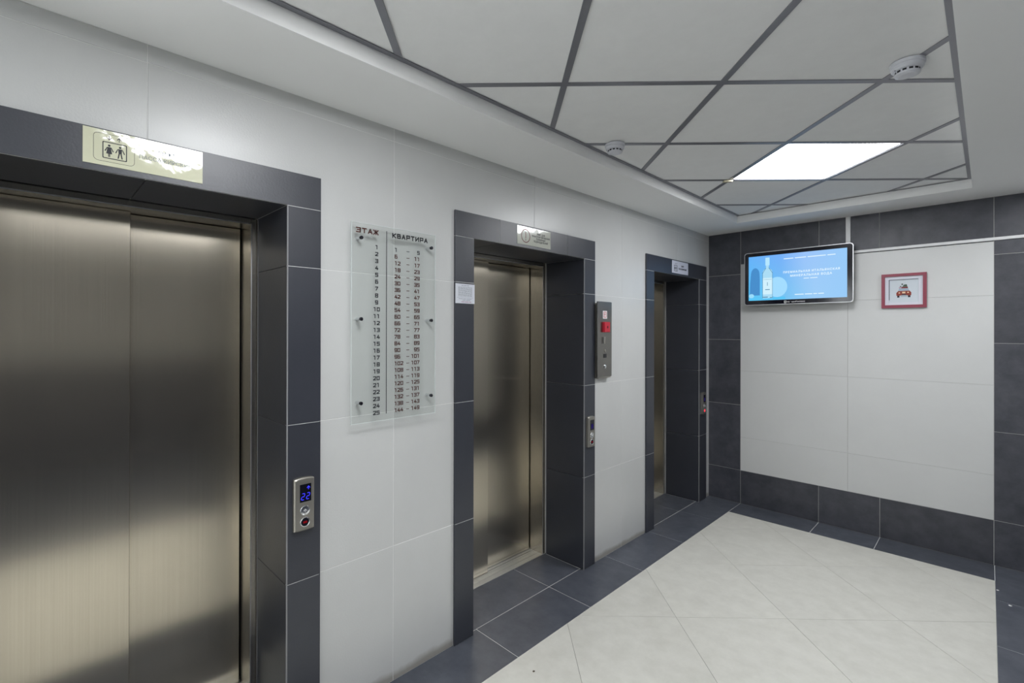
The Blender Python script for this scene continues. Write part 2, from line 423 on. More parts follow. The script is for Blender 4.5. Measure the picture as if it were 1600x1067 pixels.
# ------------------------------------------------------------------ far wall
mb = MB().box(BACK, -0.1, RH + 0.3, 0.0, H, -0.2, -0.0016)
wb = build('wall_back', mb, M_GROUTD, None); tag(wb, 'far end wall with a pale tiled field framed by dark tiles', 'wall', kind='structure')
xa, xb, xm = 0.281, 1.853, 1.064
for u0, u1 in ((0, xa), (xa, 0.872), (0.872, 1.261), (1.261, xb), (xb, RX)): tile(BACK, u0, u1, 0, 0.3, M_DARK, wb)
for r0, r1 in zip([0.3, 0.890, 1.480, 2.072], [0.890, 1.480, 2.072, H]):
    tile(BACK, 0, xa, r0, r1, M_DARK, wb); tile(BACK, xb, RX, r0, r1, M_DARK, wb)
for u0, u1 in ((xa, 0.875), (0.875, 1.258), (1.258, xb)): tile(BACK, u0, u1, 2.160, H, M_DARK, wb)
for r0, r1 in zip([0.3, 0.6, 1.2, 1.8], [0.6, 1.2, 1.8, 2.160]):
    for u0, u1 in ((xa, xm), (xm, xb)): tile(BACK, u0, u1, r0, r1, M_LIGHT, wb, g=0.0010)

for r0, r1 in zip([0.3, 0.6, 1.2, 1.8], [0.6, 1.2, 1.8, H]):
    for u0, u1 in ((RX, 2.96), (2.96, 3.78), (3.78, RH)): tile(BACK, u0, u1, r0, r1, M_LIGHT, wb)
for u0, u1 in ((RX, 2.96), (2.96, 3.78), (3.78, RH)): tile(BACK, u0, u1, 0, 0.3, M_DARK, wb)

# ------------------------------------------------------------------ right wall and the wall behind the camera (never in frame)
wr = build('wall_right', MB().box(RIGHT, -0.2, -YE + 0.2, 0, H, -0.2, -0.0016), M_GROUT, None)
tag(wr, 'right wall of the hall with a dark tiled lower half', 'wall', kind='structure')
y = 0.0
while y < -YE - 0.01:
    y1 = min(y + 0.6, -YE)
    for r0, r1 in ((0, 0.6), (0.6, 1.2)): tile(RIGHT, y, y1, r0, r1, M_DARK, wr)
    y = y1
y = 0.0
while y < -YE - 0.01:
    y1 = min(y + 0.96, -YE)
    for r0, r1 in ((1.2, 1.8), (1.8, H)): tile(RIGHT, y, y1, r0, r1, M_MID, wr)
    y = y1
wn = build('wall_front', MB().box(NEAR, -RH - 0.2, 0.2, 0, H, -0.2, -0.0016), M_GROUT, None)
tag(wn, 'near end wall of pale tiles behind the viewer', 'wall', kind='structure')
for u0, u1 in ((-RH, -3.4), (-3.4, -2.2), (-2.2, -1.07), (-1.07, 0)):
    for r0, r1 in zip(rows, rows[1:]): tile(NEAR, u0, u1, r0, r1, M_LIGHT, wn)
WY0, WY1, WZ0, WZ1 = YE + 0.02, -5.305, 0.6, 2.4       # unseen window added behind the camera to brighten ceiling and soffit
ring(mb := MB(), LEFT, [(WY0, WZ0), (WY1, WZ0), (WY1, WZ1), (WY0, WZ1)], [(WY0 + 0.05, WZ0 + 0.05), (WY1 - 0.05, WZ0 + 0.05), (WY1 - 0.05, WZ1 - 0.05), (WY0 + 0.05, WZ1 - 0.05)], -0.0008, 0.035)
wi = build('window_1', mb, M_WHITE, None); tag(wi, 'tall white framed daylight window in the left wall behind the viewer', 'window', kind='structure')
ww = (WY1 - WY0 - 0.1) / 2
for k in range(2):
    a = WY0 + 0.05 + k * ww
    build('pane', MB().box(LEFT, a + 0.02, a + ww - 0.02, WZ0 + 0.05, WZ1 - 0.05, 0.002, 0.008), M_FILLWIN, wi)
build('mullion', MB().box(LEFT, WY0 + 0.03 + ww, WY0 + 0.07 + ww, WZ0 + 0.05, WZ1 - 0.05, 0.0, 0.030), M_WHITE, wi)

# ------------------------------------------------------------------ floor
fl = build('floor', MB().box(FLOOR, -0.62, RH + 0.2, YE - 0.2, 0.2, -0.15, -0.0014), M_FGROUT, None)
tag(fl, 'tiled hall floor, cream tiles laid diagonally inside a dark border', 'floor', kind='structure')
build('border_joint', MB().box(FLOOR, -0.31, 0.279, YE, 0.0, -0.0014, -0.0011).box(FLOOR, 0.279, RH, -0.285, 0.0, -0.0014, -0.0011).box(FLOOR, 1.857, RH, YE, -0.285, -0.0014, -0.0011), M_GROUT, fl, 'pale grout between the dark border tiles')
XL0, XL1, YB = 0.280, 1.856, -0.286
ys = [0.0, -0.574, -1.172, -1.772, -2.368, -2.970, -3.570, -4.170, -4.770, -5.370, -5.970, -6.570, YE]
for a, b in zip(ys, ys[1:]): tile(FLOOR, -0.018, XL0, b, a, M_FDARK, fl)
for a, b in ((XL0, 0.872), (0.872, 1.261), (1.261, XL1)): tile(FLOOR, a, b, YB, 0, M_FDARK, fl)
ys2 = [0.0, -0.592, -1.185, -1.785, -2.385, -2.985, -3.585, -4.185, -4.785, -5.385, -5.985, -6.585, YE]
for a, b in zip(ys2, ys2[1:]):
    for u0, u1 in ((XL1, 2.44), (2.44, 3.04), (3.04, 3.64), (3.64, 4.24), (4.24, RH)): tile(FLOOR, u0, u1, b, a, M_FDARK, fl)
for d in DOORS:
    tile(FLOOR, XS - 0.008, -0.018, d['i'][0], d['fj'], M_FDARK, fl); tile(FLOOR, XS - 0.008, -0.018, d['fj'], d['i'][1], M_FDARK, fl)
R2 = math.sqrt(2)
sF, p0F, q0F = 0.6000, 0.7531, -1.6289
for i in range(-3, 13):
    for j in range(-12, 8):
        n0_, n1_ = p0F + i * sF + 0.0008, p0F + (i + 1) * sF - 0.0008
        u0_, u1_ = q0F + j * sF + 0.0008, q0F + (j + 1) * sF - 0.0008
        poly = [((n + u) / R2, (u - n) / R2) for n, u in ((n0_, u0_), (n0_, u1_), (n1_, u1_), (n1_, u0_))]
        poly = clip_rect(poly, XL0, XL1, YE, YB)
        if len(poly) >= 3 and area(poly) > 0.0006:
            build('tile', MB().prism(poly, FLOOR, -0.005, 0.0, 0.0005), M_FLIGHT, fl)

# ------------------------------------------------------------------ ceiling: soffit with a recessed grid
E1, E3, E2, EN = 0.382, 1.758, -0.388, -6.80
mb = MB()
mb.box(FLOOR, -0.62, E1, YE - 0.2, 0.2, H, H + 0.16); mb.box(FLOOR, E3, RH + 0.2, YE - 0.2, 0.2, H, H + 0.16)
mb.box(FLOOR, E1, E3, E2, 0.2, H, H + 0.16); mb.box(FLOOR, E1, E3, YE - 0.2, EN, H, H + 0.16)
mb.box(FLOOR, E1, E3, EN, E2, HC + 0.03, H + 0.16)
ce = build('ceiling', mb, M_PLASTER, None); tag(ce, 'pale plasterboard ceiling with a recessed panel grid in the middle', 'ceiling', kind='structure')
for nm, bx in (('edge_strip', (E1, E1 + 0.021, EN, E2)), ('edge_strip', (E3 - 0.021, E3, EN, E2)), ('edge_strip', (E1 + 0.021, E3 - 0.021, E2 - 0.010, E2)), ('edge_strip', (E1 + 0.021, E3 - 0.021, EN, EN + 0.010))):
    build(nm, MB().box(FLOOR, bx[0], bx[1], bx[2], bx[3], HC - 0.001, HC + 0.001), M_BAR, ce)
sC, pC, qC = 0.60783, 0.8940, -2.3550
def cpt(n, u): return ((n + u) / R2, (u - n) / R2)
LAMPS = []
for i in range(-3, 13):
    for j in range(-12, 8):
        n0_, n1_, u0_, u1_ = pC + i * sC, pC + (i + 1) * sC, qC + j * sC, qC + (j + 1) * sC
        if (i, j) in ((1, 3), (4, 0)): LAMPS.append((n0_, n1_, u0_, u1_)); continue
        e = 0.004
        poly = clip_rect([cpt(n, u) for n, u in ((n0_ + e, u0_ + e), (n0_ + e, u1_ - e), (n1_ - e, u1_ - e), (n1_ - e, u0_ + e))], E1 + 0.002, E3 - 0.002, EN + 0.002, E2 - 0.002)
        if len(poly) >= 3 and area(poly) > 0.0008:
            build('ceiling_panel', MB().prism(poly, FLOOR, HC + 0.0035, HC + 0.016), M_CTILE, ce)
bw = 0.0125
for k in range(-12, 13):
    for q in (0, 1):
        if q == 0: c = pC + k * sC; poly = [cpt(c - bw, -12), cpt(c - bw, 12), cpt(c + bw, 12), cpt(c + bw, -12)]
        else: c = qC + k * sC; poly = [cpt(-12, c - bw), cpt(12, c - bw), cpt(12, c + bw), cpt(-12, c + bw)]
        poly = clip_rect(poly, E1 + 0.019, E3 - 0.019, EN + 0.009, E2 - 0.009)
        if len(poly) >= 3 and area(poly) > 0.0006:
            z0 = HC - (0.0002 if q else 0.0)
            build('grid_bar', MB().prism(poly, FLOOR, z0, z0 + 0.003), M_BAR, ce)

lamp_lab = ['lit square ceiling panel in the recess near the far wall', 'lit square ceiling panel in the recess beside the nearest lift, out of view']
LAMPS.sort()
for k, (n0_, n1_, u0_, u1_) in enumerate(LAMPS):
    cx, cy = cpt((n0_ + n1_) / 2, (u0_ + u1_) / 2)
    t = thing('ceiling_light', (cx, cy, HC + 0.004), lamp_lab[k], 'ceiling light', 'square led ceiling panels')
    def sq(m): return [cpt(n, u) for n, u in ((n0_ + m, u0_ + m), (n0_ + m, u1_ - m), (n1_ - m, u1_ - m), (n1_ - m, u0_ + m))]
    ring(fmb := MB(), FLOOR, sq(0.008), sq(0.020), HC + 0.0035, HC + 0.012)
    build('frame', fmb, M_WHITE, t)
    build('diffuser', MB().prism(sq(0.020), FLOOR, HC + 0.005, HC + 0.011), M_LAMP, t)

FILL_PANELS = [(2.29, -0.80), (2.12, -3.40), (2.12, -5.60)]  # unseen panels added to brighten the right side and near end
for k, (cx, cy) in enumerate(FILL_PANELS):
    t = thing('ceiling_light', (cx, cy, H - 0.013), ['lit square panel on the side lobby ceiling nearer the far wall, out of view', 'lit square panel on the side lobby ceiling level with the nearest lift, out of view', 'lit square panel on the side lobby ceiling behind the viewer, out of view'][k], 'ceiling light', 'square led ceiling panels')
    ring(fmb := MB(), FLOOR, rrect(cx - 0.3, cx + 0.3, cy - 0.3, cy + 0.3, 0.004, 1), rrect(cx - 0.285, cx + 0.285, cy - 0.285, cy + 0.285, 0.003, 1), H - 0.014, H - 0.0005)
    build('frame', fmb, M_WHITE, t)
    build('diffuser', MB().box(FLOOR, cx - 0.285, cx + 0.285, cy - 0.285, cy + 0.285, H - 0.010, H - 0.001), M_FILL, t)

# small beige clip hanging at the corner of the far light
t = thing('cable_clip', (0.689, -1.434, HC - 0.001), 'small beige clip on the ceiling grid at the left corner of the far light', 'clip')
build('clip_body', MB().prism([(0.655, -1.455), (0.700, -1.425), (0.712, -1.440), (0.690, -1.462), (0.668, -1.470)], FLOOR, HC - 0.012, HC - 0.001, 0.002), M_BEIGE, t)
build('clip_slot', MB().prism([(0.688, -1.448), (0.702, -1.438), (0.706, -1.446), (0.692, -1.456)], FLOOR, HC - 0.0135, HC - 0.011), M_BLACK, t)

# ------------------------------------------------------------------ lift surrounds, reveals, doors
zj = [0.0, 0.6, 1.2, 1.8, ZI]
ord_ = ['nearest', 'middle', 'farthest']
for k, d in enumerate(DOORS):
    (o0, o1), (i0, i1) = d['o'], d['i']
    mb = MB()
    mb.box(LEFT, o0 + 0.005, i0 - 0.001, 0, ZO - 0.005, -0.0010, T - 0.0016); mb.box(LEFT, i1 + 0.001, o1 - 0.005, 0, ZO - 0.005, -0.0010, T - 0.0016)
    mb.box(LEFT, i0 - 0.001, i1 + 0.001, ZI + 0.001, ZO - 0.005, -0.0010, T - 0.0016)
    tr = build('trim_%d' % (k + 1), mb, M_GROUT, None)
    tag(tr, 'dark anthracite tiled surround and reveal of the %s lift' % ord_[k], 'door surround', kind='structure')
    for z0, z1 in zip(zj, zj[1:]):
        tile(LEFT, o0, i0, z0, z1, M_TRIM, tr, n1=T, n0=0.0005, g=0.0012); tile(LEFT, i1, o1, z0, z1, M_TRIM, tr, n1=T, n0=0.0005, g=0.0012)
        # reveal tiles: right jamb faces -y, left jamb faces +y
        JR = (Vector((0, i1, 0)), Vector((1, 0, 0)), Vector((0, 0, 1)), Vector((0, -1, 0)))
        JL = (Vector((0, i0, 0)), Vector((-1, 0, 0)), Vector((0, 0, 1)), Vector((0, 1, 0)))
        tile(JR, XS, T - 0.004, z0, z1, M_TRIM, tr, n1=0.0, n0=-0.007, g=0.0012)
        tile(JL, -T + 0.004, -XS, z0, z1, M_TRIM, tr, n1=0.0, n0=-0.007, g=0.0012)
    hj = [o0] + d['hj'] + [o1]
    for a, b in zip(hj, hj[1:]): tile(LEFT, a, b, ZI, ZO, M_TRIM, tr, n1=T, n0=0.0005, g=0.0012)
    SOF = (Vector((0, 0, ZI)), Vector((1, 0, 0)), Vector((0, -1, 0)), Vector((0, 0, -1)))
    ss = [i0] + (d['hj'] if d['hj'] else [(i0 + i1) / 2]) + [i1]
    for a, b in zip(ss, ss[1:]): tile(SOF, XS, T - 0.004, -b, -a, M_TRIM, tr, n1=0.0, n0=-0.007)
    # slim grey profile on the arrises and sealant line at the back of the reveal
    JRp = (Vector((0, i1, 0)), Vector((1, 0, 0)), Vector((0, 0, 1)), Vector((0, -1, 0)))
    build('corner_profile', MB().box(JRp, T - 0.004, T + 0.0004, 0, ZI, -0.004, 0.0006), M_PROF, tr)
    build('corner_profile', MB().box(JRp, XS, XS + 0.005, 0, ZI, -0.004, 0.0012), M_PROF, tr)
    # ---- lift door
    do = build('door_%d' % (k + 1), MB().box(LEFT, i0 - 0.006, i1 + 0.006, 0.0, ZI + 0.006, -0.60, -0.50), M_SHAFT, None)
    tag(do, 'brushed steel two-leaf sliding door of the %s lift' % ord_[k], 'lift door', kind='structure')
    fi0, fi1, fz = i0 + 0.024, i1 - 0.024, 2.003
    mb = MB()
    mb.box(LEFT, fi1, i1 + 0.004, 0, ZI + 0.004, XD, XS - 0.010, 0.001); mb.box(LEFT, i0 - 0.004, fi0, 0, ZI + 0.004, XD, XS - 0.010, 0.001)
    mb.box(LEFT, fi0, fi1, fz, ZI + 0.004, XD, XS - 0.010, 0.001)
    build('door_frame', mb, M_FRAME, do)
    mb = MB().box(LEFT, fi1 - 0.0005, fi1 + 0.0035, 0, fz, XS - 0.011, XS - 0.0085).box(LEFT, fi0 - 0.0035, fi0 + 0.0005, 0, fz, XS - 0.011, XS - 0.0085).box(LEFT, fi0 - 0.003, fi1 + 0.003, fz - 0.0005, fz + 0.0035, XS - 0.011, XS - 0.0085)
    build('frame_edge', mb, M_EDGE, do, 'bright polished edge of the steel frame')
    seam = {0: -4.391, 1: -2.524, 2: -0.640}[k]
    build('door_leaf', MB().box(LEFT, fi0 + 0.0, seam, 0.004, fz - 0.002, -0.415, -0.392, 0.001), M_STEEL, do)
    build('door_leaf', MB().box(LEFT, seam - 0.04, fi1 - 0.008, 0.004, fz - 0.004, -0.456, -0.433, 0.001), M_STEEL, do)
    build('gap_seal', MB().box(LEFT, fi1 - 0.008, fi1, 0.0, fz, -0.49, -0.455), M_BLACK, do, 'black gap between door leaf and frame')
    mb = MB(); zs = 0.0025
    for a, b in ((-0.350, XS - 0.008), (-0.384, -0.353), (-0.401, -0.3865), (-0.428, -0.4085), (-0.442, -0.4335), (-0.475, -0.450)):
        mb.box(LEFT, i0, i1, -0.002, zs, a, b, 0.0004)
    mb.box(LEFT, i0, i1, -0.010, -0.002, -0.475, XS - 0.008)
    build('door_sill', mb, M_ALU, do, 'grooved aluminium sill')

# ------------------------------------------------------------------ pictograms
def figures(mb, fr, u, v, s, n):
    """woman and man standing side by side, s = figure height"""
    d = 0.0002
    mb.prism(circ(u - 0.36 * s, v + 0.90 * s, 0.085 * s, 12), fr, n, n + d)
    mb.prism([(u - 0.46 * s, v + 0.78 * s), (u - 0.55 * s, v + 0.25 * s), (u - 0.17 * s, v + 0.25 * s), (u - 0.26 * s, v + 0.78 * s)], fr, n, n + d)
    for sg in (-1, 1):
        c = u - 0.36 * s
        mb.prism([(c + sg * 0.08 * s, v + 0.78 * s), (c + sg * 0.15 * s, v + 0.76 * s), (c + sg * 0.30 * s, v + 0.45 * s), (c + sg * 0.23 * s, v + 0.42 * s)], fr, n, n + d)
    mb.box(fr, u - 0.42 * s, u - 0.37 * s, v, v + 0.27 * s, n, n + d); mb.box(fr, u - 0.35 * s, u - 0.30 * s, v, v + 0.27 * s, n, n + d)
    c = u + 0.34 * s
    mb.prism(circ(c, v + 0.90 * s, 0.085 * s, 12), fr, n, n + d)
    mb.prism([(c - 0.13 * s, v + 0.78 * s), (c - 0.10 * s, v + 0.40 * s), (c + 0.10 * s, v + 0.40 * s), (c + 0.13 * s, v + 0.78 * s)], fr, n, n + d)
    for sg in (-1, 1):
        mb.prism([(c + sg * 0.11 * s, v + 0.78 * s), (c + sg * 0.18 * s, v + 0.74 * s), (c + sg * 0.32 * s, v + 0.42 * s), (c + sg * 0.25 * s, v + 0.40 * s)], fr, n, n + d)
        mb.prism([(c + sg * 0.01 * s, v + 0.42 * s), (c + sg * 0.10 * s, v + 0.42 * s), (c + sg * 0.17 * s, v), (c + sg * 0.09 * s, v)], fr, n, n + d)
    return mb
def arrow(mb, fr, u, v, s, n, upw, th=0.13):
    sg = 1 if upw else -1
    mb.box(fr, u - th * s / 2, u + th * s / 2, v - 0.5 * s, v + 0.5 * s, n, n + 0.0002)
    for q in (-1, 1):
        mb.prism([(u, v + sg * 0.5 * s), (u + q * 0.42 * s, v + sg * 0.05 * s), (u + q * 0.42 * s, v - sg * (0.05 + th) * s), (u, v + sg * (0.38 - th) * s)], fr, n, n + 0.0002)
    return mb

# sign over the nearest lift
P0 = T + 0.0002
t = thing('lift_sign', (T, -4.401, 2.047), 'glossy cream plate reading ЛИФТ ПАССАЖИРСКИЙ above the nearest lift', 'sign', 'signs above the lifts')
build('plate', MB().box(LEFT, -4.555, -4.247, 2.047, 2.152, P0, P0 + 0.0020, 0.0004), M_GOLD, t)
n = P0 + 0.0021
mb = ring(MB(), LEFT, rrect(-4.531, -4.432, 2.059, 2.142, 0.012), rrect(-4.530, -4.433, 2.060, 2.141, 0.011), n, n + 0.0002)
ring(mb, LEFT, rrect(-4.510, -4.451, 2.069, 2.119, 0.003), rrect(-4.5075, -4.4535, 2.0715, 2.1165, 0.002), n, n + 0.0002)
figures(mb, LEFT, -4.4805, 2.0745, 0.0375, n); arrow(mb, LEFT, -4.494, 2.1305, 0.013, n, False); arrow(mb, LEFT, -4.470, 2.1305, 0.013, n, True)
build('pictogram', mb, M_INK, t, 'framed figures of a woman and a man under two arrows')
mb = text_mb('ЛИФТ', 0.0165, LEFT, -4.349, 2.112, n); text_mb('ПАССАЖИРСКИЙ', 0.0165, LEFT, -4.349, 2.089, n, mb=mb)
build('lettering', mb, M_INKG, t)

# sign over the middle lift
t = thing('fire_lift_sign', (T, -2.546, 2.045), 'glossy cream plate with a red ring and exclamation mark above the middle lift', 'sign', 'signs above the lifts')
build('plate', MB().box(LEFT, -2.693, -2.399, 2.045, 2.148, P0, P0 + 0.0020, 0.0004), M_GOLD2, t)
mb = ring(MB(), LEFT, circ(-2.623, 2.096, 0.0385, 36), circ(-2.623, 2.096, 0.0335, 36), n, n + 0.0002)
build('red_ring', mb, M_REDINK, t)
mb = MB().box(LEFT, -2.6252, -2.6208, 2.082, 2.121, n, n + 0.0002).prism(circ(-2.623, 2.074, 0.0035, 12), LEFT, n, n + 0.0002)
build('exclamation_mark', mb, M_REDINK, t)
mb = MB()
for i, tx in enumerate(('ЛИФТ ДЛЯ', 'ТРАНСПОРТИРОВАНИЯ', 'ПОЖАРНЫХ', 'ПОДРАЗДЕЛЕНИЙ')):
    text_mb(tx, 0.0140, LEFT, -2.490, 2.113 - i * 0.0145, n, sx=1.0, mb=mb, fat=0.0005)
build('lettering', mb, M_INK, t)

# sign over the farthest lift
t = thing('lift_sign', (T, -0.639, 2.044), 'matt white plate with lift pictogram above the farthest lift', 'sign', 'signs above the lifts')
build('plate', MB().box(LEFT, -0.792, -0.485, 2.044, 2.148, P0, P0 + 0.0020, 0.0004), M_SIGNW, t)
mb = ring(MB(), LEFT, rrect(-0.759, -0.694, 2.060, 2.111, 0.004), rrect(-0.7555, -0.6975, 2.0635, 2.1075, 0.003), n, n + 0.0002)
figures(mb, LEFT, -0.7265, 2.066, 0.038, n); arrow(mb, LEFT, -0.735, 2.124, 0.014, n, False); arrow(mb, LEFT, -0.709, 2.124, 0.014, n, True)
build('pictogram', mb, M_INK, t)
mb = text_mb('ЛИФТ', 0.019, LEFT, -0.596, 2.103, n, fat=0.0010); text_mb('ПАССАЖИРСКИЙ', 0.0185, LEFT, -0.596, 2.079, n, sx=0.95, mb=mb, fat=0.0010)
build('lettering', mb, M_INK, t)

# paper notice on the middle surround
t = thing('paper_notice', (T, -3.078, 1.693), 'small square printed paper notice taped to the left jamb of the middle lift', 'notice')
build('sheet', MB().box(LEFT, -3.142, -3.014, 1.694, 1.792, P0, P0 + 0.0008), M_PAPER, t)
mb = MB(); mp = MB(); n = P0 + 0.0009
word_marks([3, 4, 3], 0.0022, LEFT, -3.078, 1.782, n, 0.050, mb)
for i in range(10):
    word_marks([random.uniform(1.5, 5) for _ in range(6)], 0.0019, LEFT, -3.078, 1.7735 - i * 0.0049, n, 0.092, mb)
mb.box(LEFT, -3.132, -3.024, 1.7225, 1.7236, n, n + 0.0002)
word_marks([4, 3, 5], 0.0020, LEFT, -3.078, 1.7155, n, 0.085, mb); word_marks([3, 4], 0.0022, LEFT, -3.070, 1.7085, n, 0.052, mb)
word_marks([4, 5, 3], 0.0034, LEFT, -3.070, 1.7000, n, 0.066, mp)
build('lettering', mb, M_INKG, t); build('lettering', mp, M_INKP, t, 'pink printed line at the foot')

# ------------------------------------------------------------------ floor directory board
t = thing('floor_directory', (0.0, -3.498, 1.160), 'clear acrylic board listing floors and flat numbers between the nearest and middle lifts', 'notice board')
BX = 0.036
build('acrylic_sheet', MB().box(LEFT, -3.715, -3.284, 1.172, 2.004, BX - 0.004, BX, 0.0005), M_ACRYL, t)
nb_ = BX + 0.0002
build('sheet_edge', ring(MB(), LEFT, [(-3.7155, 1.1715), (-3.2835, 1.1715), (-3.2835, 2.0045), (-3.7155, 2.0045)], [(-3.7135, 1.1735), (-3.2855, 1.1735), (-3.2855, 2.0025), (-3.7135, 2.0025)], BX - 0.0042, BX + 0.0002), plain('frosted_edge', (0.62, 0.66, 0.65), 0.4), t, 'pale polished edge of the sheet')
for uy in (-3.671, -3.309):
    for uz in (1.942, 1.605, 1.256):
        s_ = build('standoff', MB().lathe(LEFT, uy, uz, [(0.0065, 0.0), (0.0065, BX - 0.0045)], 20), M_CHROME, t, 'chrome standoff behind the sheet')
        build('cap', MB().lathe(LEFT, uy, uz, [(0.0075, BX + 0.0002), (0.0075, BX + 0.005), (0.006, BX + 0.0065)], 20), M_BLACK, s_, 'dark screw cap')
build('heading', stroke_text('ЭТАЖ', 0.0220, 0.0220, 0.0274, 0.0052, LEFT, -3.643, 1.962, nb_), M_BROWN, t, 'brown heading ЭТАЖ')
build('heading', stroke_text('КВАРТИРА', 0.0215, 0.0200, 0.0244, 0.0052, LEFT, -3.426, 1.961, nb_), M_INK, t, 'black heading КВАРТИРА')
build('divider_line', MB().box(LEFT, -3.5512, -3.5478, 1.200, 1.986, nb_ - 0.0001, nb_ + 0.0001), M_INK, t)
flats = [(1, 5), (6, 11)] + [(12 + 6 * i, 17 + 6 * i) for i in range(23)]
for i, (a, b) in enumerate(flats):
    z = 1.9020 - i * 0.02925
    build('floor_number', stroke_text(str(i + 1), 0.0175, 0.0148, 0.0168, 0.0039, LEFT, -3.598, z, nb_), M_INK, t)
    mb = stroke_text(str(a), 0.0172, 0.0142, 0.0159, 0.0037, LEFT, -3.509, z, nb_, 'LEFT')
    stroke_text(str(b), 0.0172, 0.0142, 0.0159, 0.0037, LEFT, -3.375, z, nb_, 'RIGHT', mb=mb)
    mb.box(LEFT, -3.447, -3.431, z + 0.0065, z + 0.0090, nb_, nb_ + 0.0002)
    build('flat_range', mb, M_INK if i == 0 else M_BROWN, t)

# ------------------------------------------------------------------ call panels
def call_panel(cy, label, mode):
    t = thing('call_panel', (T, cy, 0.795), label, 'call panel', 'call panels beside the lifts')
    w, z0, z1 = 0.0395, 0.797, 0.990
    top = [(cy + w * math.cos(a), z1 + 0.007 * math.sin(a)) for a in [math.radians(x) for x in range(0, 181, 20)]]
    bot = [(cy - w * math.cos(a), z0 - 0.003 * math.sin(a)) for a in [math.radians(x) for x in range(0, 181, 20)]]
    B_ = T + 0.018
    build('housing', MB().prism(top + bot, LEFT, T + 0.0002, B_, 0.0045), M_NICKEL, t)
    ds = build('display', MB().box(LEFT, cy - 0.018, cy + 0.026, 0.905, 0.972, B_ - 0.001, B_ + 0.0006), M_BLACKG, t, 'black display window')
    n = B_ + 0.0009
    if mode == 0:
        mb = MB()
        for dx in (-0.006, 0.0135):   # two digit figures reading 22
            x0, x1, zb, zm, zt = cy + dx - 0.0055, cy + dx + 0.0055, 0.914, 0.9255, 0.937
            s = 0.0011; sl = 0.0016
            for (a, b, c, e) in ((x0 + 0.001 + sl, x1 + sl - 0.001, zt, 1), (x0 + 0.001, x1 - 0.001, zm, 1), (x0 + 0.001 - sl, x1 - 0.001 - sl, zb, 1)):
                mb.box(LEFT, a, b, c - s, c + s, n - 0.0002, n)
            mb.prism([(x1 - s, zm + 0.0015), (x1 + s, zm + 0.0015), (x1 + s + sl, zt - 0.0015), (x1 - s + sl, zt - 0.0015)], LEFT, n - 0.0002, n)
            mb.prism([(x0 - s - sl, zb + 0.0015), (x0 + s - sl, zb + 0.0015), (x0 + s, zm - 0.0015), (x0 - s, zm - 0.0015)], LEFT, n - 0.0002, n)
        build('digits', mb, M_BLUE, ds, 'blue glowing number 22')
        mb = arrow(MB(), LEFT, cy + 0.015, 0.957, 0.014, n - 0.0002, True)
        build('arrow', mb, M_BLUE, ds, 'blue glowing up arrow')
    else:
        build('digits', MB().box(LEFT, cy - 0.006, cy + 0.016, 0.915, 0.945, n - 0.0002, n), M_BLUED, ds, 'dim blue glow')
    for zc, red in ((0.872, False), (0.828, True)):
        b_ = build('button', MB().lathe(LEFT, cy + 0.002, zc, [(0.0190, B_ - 0.002), (0.0190, B_ + 0.001), (0.0178, B_ + 0.0026), (0.0158, B_ + 0.0030), (0.0148, B_ + 0.0016)], 32), M_CHROME, t, 'round button with chrome ring')
        if red:
            build('button_face', MB().lathe(LEFT, cy + 0.002, zc, [(0.0146, B_), (0.0146, B_ + 0.0020)], 28), M_BLACKG, b_)
            if mode == 2: build('button_light', MB().lathe(LEFT, cy + 0.002, zc, [(0.0125, B_ + 0.002), (0.0125, B_ + 0.0024)], 24), M_REDL, b_, 'lit red button face')
            else: build('button_light', MB().prism(rrect(cy - 0.006, cy + 0.010, zc - 0.004, zc + 0.004, 0.002), LEFT, B_ + 0.002, B_ + 0.0023), M_REDL2, b_, 'dim red mark')
        else:
            build('button_face', MB().lathe(LEFT, cy + 0.002, zc, [(0.0146, B_), (0.0146, B_ + 0.0018), (0.010, B_ + 0.0022)], 28), M_CHROME, b_)
            build('arrow', arrow(MB(), LEFT, cy + 0.002, zc, 0.014, B_ + 0.0024, True), M_WHITE, b_)
    return t
call_panel(-3.904, 'steel call panel with blue 22 on its display beside the nearest lift', 0)
call_panel(-1.985, 'steel call panel with dim display on the right jamb of the middle lift', 1)
call_panel(-0.172, 'small steel call panel with lit red button on the jamb of the farthest lift', 2)

# ------------------------------------------------------------------ fire service panel right of the middle lift
t = thing('fire_control_panel', (0.0, -1.825, 1.240), 'tall steel control plate with red switch on the wall right of the middle lift', 'control panel')
build('back_box', MB().box(LEFT, -1.908, -1.757, 1.238, 1.745, 0.0005, 0.030), M_NICKEL, t)
FP = 0.036
build('face_plate', MB().prism(rrect(-1.930, -1.755, 1.247, 1.755, 0.006), LEFT, 0.0302, FP, 0.001), steel('control_plate_steel', (0.30, 0.29, 0.27), 0.26), t)
st = build('sticker', MB().box(LEFT, -1.866, -1.815, 1.640, 1.693, FP, FP + 0.0006), M_WHITE, t, 'small white sticker')
mb = ring(MB(), LEFT, rrect(-1.858, -1.823, 1.647, 1.686, 0.005), rrect(-1.854, -1.827, 1.651, 1.682, 0.004), FP + 0.0007, FP + 0.0010)
mb.box(LEFT, -1.846, -1.842, 1.655, 1.678, FP + 0.0007, FP + 0.001).box(LEFT, -1.850, -1.832, 1.668, 1.672, FP + 0.0007, FP + 0.001)
build('pictogram', mb, M_REDP, st, 'red firefighter mark')
rb = build('red_switch', MB().prism(rrect(-1.868, -1.802, 1.548, 1.618, 0.003), LEFT, FP, FP + 0.018, 0.003), M_REDP, t, 'raised red plastic switch box')
build('key_slot', MB().lathe(LEFT, -1.835, 1.583, [(0.009, FP + 0.018), (0.009, FP + 0.0195), (0.006, FP + 0.0198)], 20), plain('dark_red', (0.12, 0.004, 0.01), 0.4), rb)
